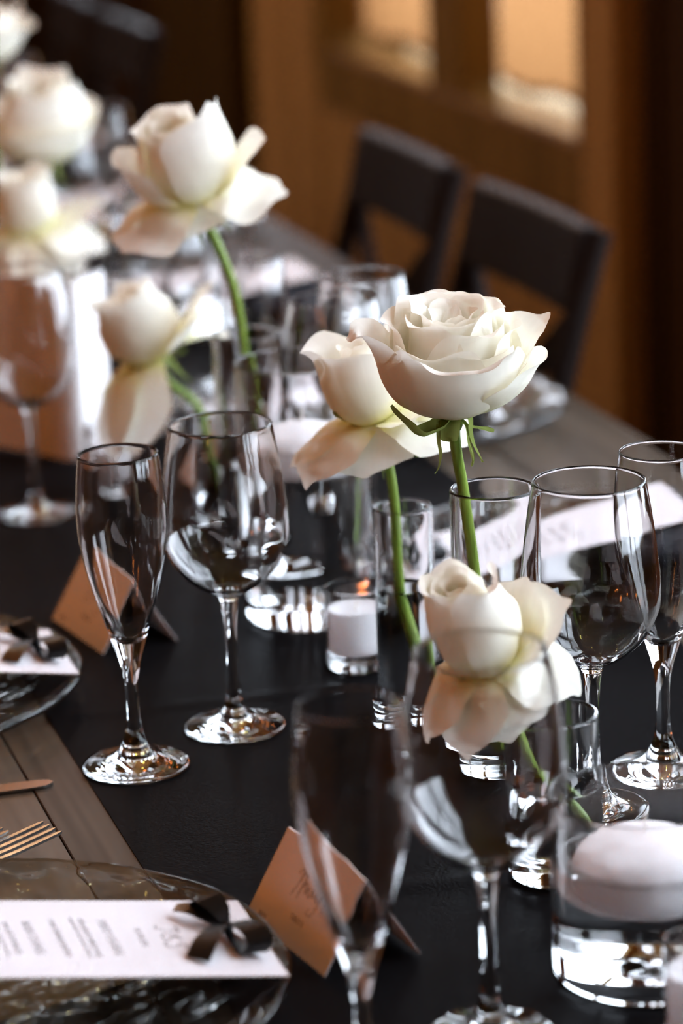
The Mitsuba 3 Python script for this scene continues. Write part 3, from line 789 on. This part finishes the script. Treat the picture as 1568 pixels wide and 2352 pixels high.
far = bud(10, .044, .080, .70, seed=45, az0=30, inner=-.05)
for k, az in enumerate((0, 60, 118, 180, -120, -62)):
    far.append(dict(az=az, W=.046, prof=[(.003, 0), (.02, .004), (.038, .014), (.049, .030), (.053, .042), (.059, .048)], rho=(.03, .045, .055), tip=.28, ruffle=.002, seed=81 + k, side=.003, wb=.25))
rose('round full white rose, blurred, at the upper left edge', (.5466, 2.9002, .9650), (-.10, -.28, 1), far,
     [(.549, 2.903, .93), (.551, 2.906, .87), (.552, 2.91, .77)], lod=1)
flop = bud(8, .030, .060, .85, seed=55, az0=-10)
flop += [reflex(70, .070, .038, .25, .01, -.1, 91), reflex(20, .064, .036, .75, .006, -.1, 92), reflex(-30, .064, .036, .75, .006, -.1, 93), raised(100, .07, .034, .3, .08, 94), reflex(-90, .07, .036, .3, .01, -.1, 95), reflex(170, .07, .036, .3, .01, -.1, 96)]
rose('blurred white rose with drooping petals below the round one at the left edge', (.5080, 2.784, .9130), (-.10, -.10, 1), flop,
     [(.5150, 2.7920, .879), (.515, 2.79, .82), (.520, 2.80, .765)], lod=1)
top = bud(8, .036, .06, .95, seed=65, az0=70)
for k, az in enumerate((20, 80, 140, 200, 260, 320)):
    top.append(dict(az=az, W=.044, prof=[(.003, 0), (.02, .004), (.037, .014), (.046, .030), (.052, .042), (.060, .046)], rho=(.03, .045, .055), tip=.3, ruffle=.002, seed=101 + k, side=.003, wb=.25))
rose('blurred white rose cut off by the top left corner', (.5360, 3.1849, 1.0250), (.05, -.12, 1), top,
     [(.545, 3.186, .96), (.552, 3.188, .86), (.556, 3.19, .77)], lod=1)

# ------------------------------------------------------------------ place settings
def charger_shape():
    R = .166
    lo = spl([(0, .0012), (.05, .0012), (.100, .0010), (.112, .0022), (.130, .0068), (.150, .0112), (.1610, .0128), (.1650, .0140)], 52)
    ri = [(.1650 + .0026 * math.sin(q) * 1.0, .0166 - .0026 * math.cos(q)) for q in np.linspace(.25, math.pi - .2, 9)]
    hi = spl([(.1640, .0190), (.1580, .0178), (.149, .0160), (.129, .0115), (.111, .0072), (.099, .0058), (.05, .0056), (0, .0056)], 52)
    prof = np.vstack([lo, ri, hi])
    v, f, n = lathe(prof, 0, None, 180)
    P3 = v * [38, 70, 0]
    under = np.repeat(np.r_[np.ones(len(lo)), np.zeros(len(ri) + len(hi))], 180)
    v[:, 2] += under * ((meshkit.fbm(P3, 4, 3) - .5) * .0034 + (meshkit.noise(v * [170, 260, 0], 8) - .5) * .0008)
    v[:, 2] = np.maximum(v[:, 2], .0001)
    rimw = np.exp(-((np.hypot(v[:, 0], v[:, 1]) - .165) / .006) ** 2)
    ang = np.arctan2(v[:, 1], v[:, 0])
    wav = meshkit.fbm(np.stack([np.cos(ang) * 5, np.sin(ang) * 5, 0 * ang], 1), 3, 4) - .5
    v[:, 2] += rimw * wav * .0022
    v[:, :2] *= (1 + rimw * wav * .010)[:, None]
    # one normal per point
    return mikit.ply((v, f), 'plate_glass', smooth=True)


CHARGER = charger_shape()
nap = bx(-.050, .050, -.058, .058, 0, .024, .008).subdivide().subdivide().subdivide()
nv = nap.vertices
nv[:, 2] += (meshkit.fbm(nv * 40, 3, 2) - .5) * .004 * (nv[:, 2] > .01)
nv[:, 2] *= 1.56 - 5.8 * nv[:, 0]
NAPKIN = mikit.ply(nap, 'napkin_cloth', smooth=50)
MENU = mikit.ply(bx(-.235, 0, -.0525, .0525, 0, .0006), 'paper')
LINES = [('JES', None, 0, 0), ('9.13.25', .0660, .0240, .0030), ('FIRST COURSE', .0825, .0480, .0046), ('APPLE & BLUE CHEESE SALAD', .0935, .0530, .0029), ('topped with pecans and maple vinaigrette', .0985, .0550, .0018),
         ('CORN CHOWDER SHOOTER', .1095, .0510, .0029), ('MAIN COURSE', .1235, .0450, .0046), ('GRILLED TOP SIRLOIN', .1345, .0440, .0029), ('served with a red wine demi glace', .1405, .0520, .0018)]
TXT = []
for t, d, w, h in LINES[1:]:
    TXT.append((d, mikit.ply(lettering(t, h, w), 'ink')))
# the monogram: a script J, a small and-sign and a script S
mono = strokes([[(-.0155, .0052), (-.0105, .0060), (-.0065, .0056)], [(-.0090, .0060), (-.0095, .0010), (-.0110, -.0042), (-.0140, -.0058), (-.0160, -.0042)],
                [(.0035, .0052), (-.0005, .0040), (-.0042, .0002), (-.0035, -.0040), (.0005, -.0048), (.0030, -.0020), (.0005, .0006), (-.0008, .0018), (.0012, .0040)],
                [(.0145, .0048), (.0115, .0058), (.0092, .0036), (.0125, .0002), (.0128, -.0036), (.0088, -.0054), (.0060, -.0034)]], .00085)
TXT.append((.0500, mikit.ply(mono, 'ink')))


def bow_shapes():
    k = np.array([0, 0, .0045])
    w = .0138
    up = strip([k, [-.003, .007, .0125], [-.007, .0165, .0150], [-.0085, .0225, .0100], [-.005, .0190, .0035], [-.001, .008, .0028], k + [0, .001, -.001]], [[.9, .1, .15], [.95, .2, .3], [1, .15, .35], [1, .1, .2], [1, .1, .1], [.95, 0, .1], [.9, .1, .1]], [.004, .0105, w, w, w, .009, .004], .0005, 60)
    dn = strip([k, [.003, -.010, .0115], [.007, -.0240, .0135], [.0085, -.0345, .0095], [.0070, -.0310, .0030], [.003, -.013, .0022], k + [0, -.001, -.001]], [[.9, -.1, .15], [.95, -.1, .25], [1, -.1, .3], [1, 0, .2], [1, 0, .1], [.95, 0, .1], [.9, -.1, .1]], [.004, .0105, w, w, w, .009, .004], .0005, 60)
    t1 = strip([k, [-.006, .008, .0075], [-.013, .017, .0080], [-.0215, .027, .0050]], [[.8, .5, .2], [.7, .7, .3], [.6, .75, .3], [.5, .8, .2]], [.004, .010, w * .8, w * .55], .0005, 30)
    t2 = strip([k, [-.008, -.010, .0090], [-.017, -.024, .0075], [-.0245, -.037, .0020]], [[.9, -.5, .2], [.9, -.5, .3], [.85, -.5, .2], [.7, -.7, .1]], [.004, .011, w, w], .0005, 30)
    kn = trimesh.creation.icosphere(3, 1.0)
    kn.apply_scale([.0038, .0042, .0034])
    kn.apply_translation(k)
    return {'loop': [up, dn], 'tail': [t1, t2], 'knot': [kn]}


BOW = {n: [mikit.ply(m, 'ribbon', smooth=50) for m in ms] for n, ms in bow_shapes().items()}
# tent card
CH, CB, CL = .0455, .0285, .098
from shapely.geometry import LineString
tp = LineString([(-CB, .0003), (-.0005, CH), (.0005, CH), (CB, .0003)]).buffer(.0003, cap_style='flat')
tent = trimesh.creation.extrude_polygon(tp, CL, engine='earcut')
tent.vertices = tent.vertices[:, [0, 2, 1]] * [1, 1, 1] - [0, CL / 2, 0]
tent.invert()
TENT = mikit.ply(tent, 'paper_card')
sl = np.array([CB - .0005, 0, CH]) / math.hypot(CB, CH)
TB = np.eye(4)
TB[:3, :3] = np.stack([[0, -1, 0], sl, np.cross([0, -1, 0], sl)], 1)
TB[:3, 3] = [-CB, 0, .0003] + TB[:3, 2] * .00033
NAME = mikit.ply(strokes([[(-.0200, .0065), (-.0175, .0100), (-.0150, .0085), (-.0163, .0020), (-.0195, -.0060)], [(-.0163, .0020), (-.0128, .0085), (-.0105, .0085), (-.0118, .0010), (-.0125, -.0055)], [(-.0115, .001), (-.0085, .0050), (-.0072, .0020), (-.0068, -.001), (-.0045, .0035), (-.0040, .0000), (-.002, -.0015), (.0005, .004), (.0008, 0), (.003, .0005), (.0055, .003)],
                          [(.0055, .003), (.0065, -.001), (.0090, .0005), (.0108, .0045), (.0098, -.004), (.0070, -.0095), (.0030, -.0095), (.0040, -.0060)], [(.0110, .0020), (.0140, .0075), (.0155, .0020), (.0165, -.0055)]], .00042), 'ink_dark')
TABLE1 = mikit.ply(lettering('TABLE 1', .0030, .0150), 'ink_dark')
BEEF = mikit.ply(lettering('BEEF', .0030, .0095), 'ink_dark')


def fork_shapes():
    out = Polygon([(-.105, -.0065), (-.06, -.0055), (-.01, -.0035), (.010, -.0036), (.024, -.0095), (.036, -.0125), (.044, -.0125), (.044, .0125), (.036, .0125), (.024, .0095), (.010, .0036), (-.01, .0035), (-.06, .0055), (-.105, .0065), (-.110, 0)])
    bend = lambda x: .0025 + .010 * np.clip((x - .0) / .09, 0, 1) ** 1.5 + .004 * np.exp(-((x + .06) / .04) ** 2) + .006 * np.exp(-((x - .012) / .02) ** 2)
    ms = []
    for poly in [out] + [Polygon([(.0435, c - .0018), (.085, c - .0014), (.0885, c - .0006), (.0885, c + .0006), (.085, c + .0014), (.0435, c + .0018)]) for c in (-.0104, -.0035, .0035, .0104)]:
        m = trimesh.creation.extrude_polygon(poly, .0016, engine='earcut')
        m = m.subdivide_to_size(.006)
        m.vertices[:, 2] += bend(m.vertices[:, 0])
        ms.append(mikit.ply(m, 'steel', smooth=40))
    return ms


FORK = fork_shapes()
kp = Polygon([(-.14, -.005), (-.11, -.0065), (-.02, -.0055), (-.005, -.0045), (.0, -.008), (.06, -.0095), (.092, -.0078), (.099, -.0060), (.1030, -.0030), (.1040, .0), (.1020, .0035), (.096, .0050), (.0, .0045), (-.02, .0055), (-.11, .0065), (-.14, .005), (-.143, 0)])
kh = trimesh.creation.extrude_polygon(kp.intersection(sbox(-1, -1, -.004, 1)), .0036, engine='earcut')
kb = trimesh.creation.extrude_polygon(kp.intersection(sbox(-.004, -1, 1, 1)), .0018, engine='earcut')
KNIFE = [mikit.ply(kh, 'steel', smooth=40), mikit.ply(kb, 'steel', smooth=40)]


def lie(x, y, z, rz, tilt=0.0):
    return T().translate([x, y, z]).rotate([0, 0, 1], rz).rotate([0, 1, 0], tilt)


def setting(cx, cy, rz, words, text=True, tilt=9.0):
    """a charger at (cx, cy) with napkin, menu and bow; rz 0 for guests at the left, 180 at the right"""
    c, s = math.cos(math.radians(rz)), math.sin(math.radians(rz))
    w = lambda u, v: (cx + c * u - s * v, cy + s * u + c * v)
    k = thing('charger_plate', f'round clear rippled glass charger plate {words}', 'plate')
    part(k, 'disc', CHARGER, lie(cx, cy, ZT + (.0036 if rz else .0016), rz + 40))
    k = thing('napkin', f'folded black napkin under the menu card {words}', 'napkin')
    x, y = w(-.045, -.006)
    put(k, NAPKIN, lie(x, y, ZT + (.0122 if rz else .0102), rz, 0) @ T().scale([1, 1, .75 if rz else 1]))
    k = thing('menu_card', f'white menu card on the glass charger {words}', 'menu card')
    x, y = w(.1570, -.006)
    M = lie(x, y, ZT + (.0228 if rz else .0208), rz, tilt)
    part(k, 'sheet', MENU, M)
    if text:
        for d, sh in TXT:
            part(k, 'lettering', sh, M @ T().translate([-d, 0, .00062]).rotate([0, 0, 1], -90))
    b = thing('ribbon_bow', f'black satin ribbon bow tied on the menu {words}', 'bow')
    Mb = M @ T().translate([-.0200, .002, .0008])
    for n, shapes in BOW.items():
        for sh in shapes:
            part(b, n, sh, Mb)


def tent_card(x, y, rz, label, text=True):
    k = thing('place_card', label, 'place card')
    M = lie(x, y, runner_z(x, y, .05), rz)
    part(k, 'card', TENT, M)
    if text:
        B = M @ T(TB)
        part(k, 'name_lettering', NAME, B @ T().translate([.003, .0300, 0]))
        part(k, 'lettering', TABLE1, B @ T().translate([.001, .0150, 0]))
        part(k, 'lettering', BEEF, B @ T().translate([-.0330, .0055, 0]))


def fork(x, y, rz, label, z=ZT + .0005, s=1.0):
    k = thing('fork', label, 'fork')
    M = lie(x, y, z, rz) @ T().translate([-.0885 * s, 0, 0]).scale(s)
    part(k, 'handle', FORK[0], M)
    for m in FORK[1:]:
        part(k, 'tine', m, M)


def knife(x, y, rz, label):
    k = thing('knife', label, 'knife')
    M = lie(x, y, ZT + .0005, rz) @ T().translate([-.104, 0, 0])
    part(k, 'handle', KNIFE[0], M)
    part(k, 'blade', KNIFE[1], M)


setting(.205, 1.452, 0, 'in the lower left corner')
setting(.205, 1.974, 0, 'at the left edge behind the first')
setting(.787, 2.055, 180, 'across the table, seen through the sharp glasses', text=True, tilt=6.5)
setting(.775, 2.560, 180, 'across the table by the nearest chair', text=False, tilt=7)
setting(.775, 3.060, 180, 'across the table by the second chair', text=False, tilt=7)
setting(.775, 3.600, 180, 'fourth along the far side, in the blur', text=False, tilt=7)
setting(.775, 4.120, 180, 'fifth along the far side, in the blur', text=False, tilt=7)
tent_card(.4085, 1.4770, 10, 'orange shaded tent place card marked TABLE 1 and BEEF, behind the nearest flute')
tent_card(.4170, 2.0620, 10, 'orange shaded tent place card behind the left champagne flute')
tent_card(.590, 2.440, 184, 'far white tent place card in the blur across the table', False)
fork(.2925, 1.6650, 20, 'dark reflective fork with its tines pointing at the runner, above the near plate')
fork(.2640, 1.6800, 20, 'second fork at the left frame edge beside the first', s=.92)
knife(.3137, 1.7711, -4, 'silver knife tip on the wood at the left edge')
for k, (y, w1, w2) in enumerate([(2.76, 'by the second far setting', 1), (3.27, 'by the third far setting', 1), (3.79, 'by the fourth far setting', 1), (4.31, 'by the fifth far setting', 1)]):
    glass_of('wine', .622 + .01 * (k % 2), y - .03, f'blurred far wine glass across the table {w1}', 'wine glass', lod=1)
    glass_of('flute', .690, y + .02, f'blurred far champagne flute across the table {w1}', 'champagne flute', lod=1)
    glass_of('wine', .440, y + .12, f'blurred far wine glass on the left side of the runner {w1}', 'wine glass', lod=1)

# folded standing card
st = thing('standing_card', 'tall pinkish standing card with one bright folded side, behind the left edge wine glass', 'card')
sc = strip([[-.075, .101, 0], [-.037, .050, 0], [-.0007, .0010, 0], [.0007, .0010, 0], [.013, .018, 0], [.038, .050, 0]], [0, 0, 1], .158, .0012, 60)
part(st, 'sheet', mikit.ply(sc, 'paper_card'), mv(.4966, 2.5471, ZR + .081))
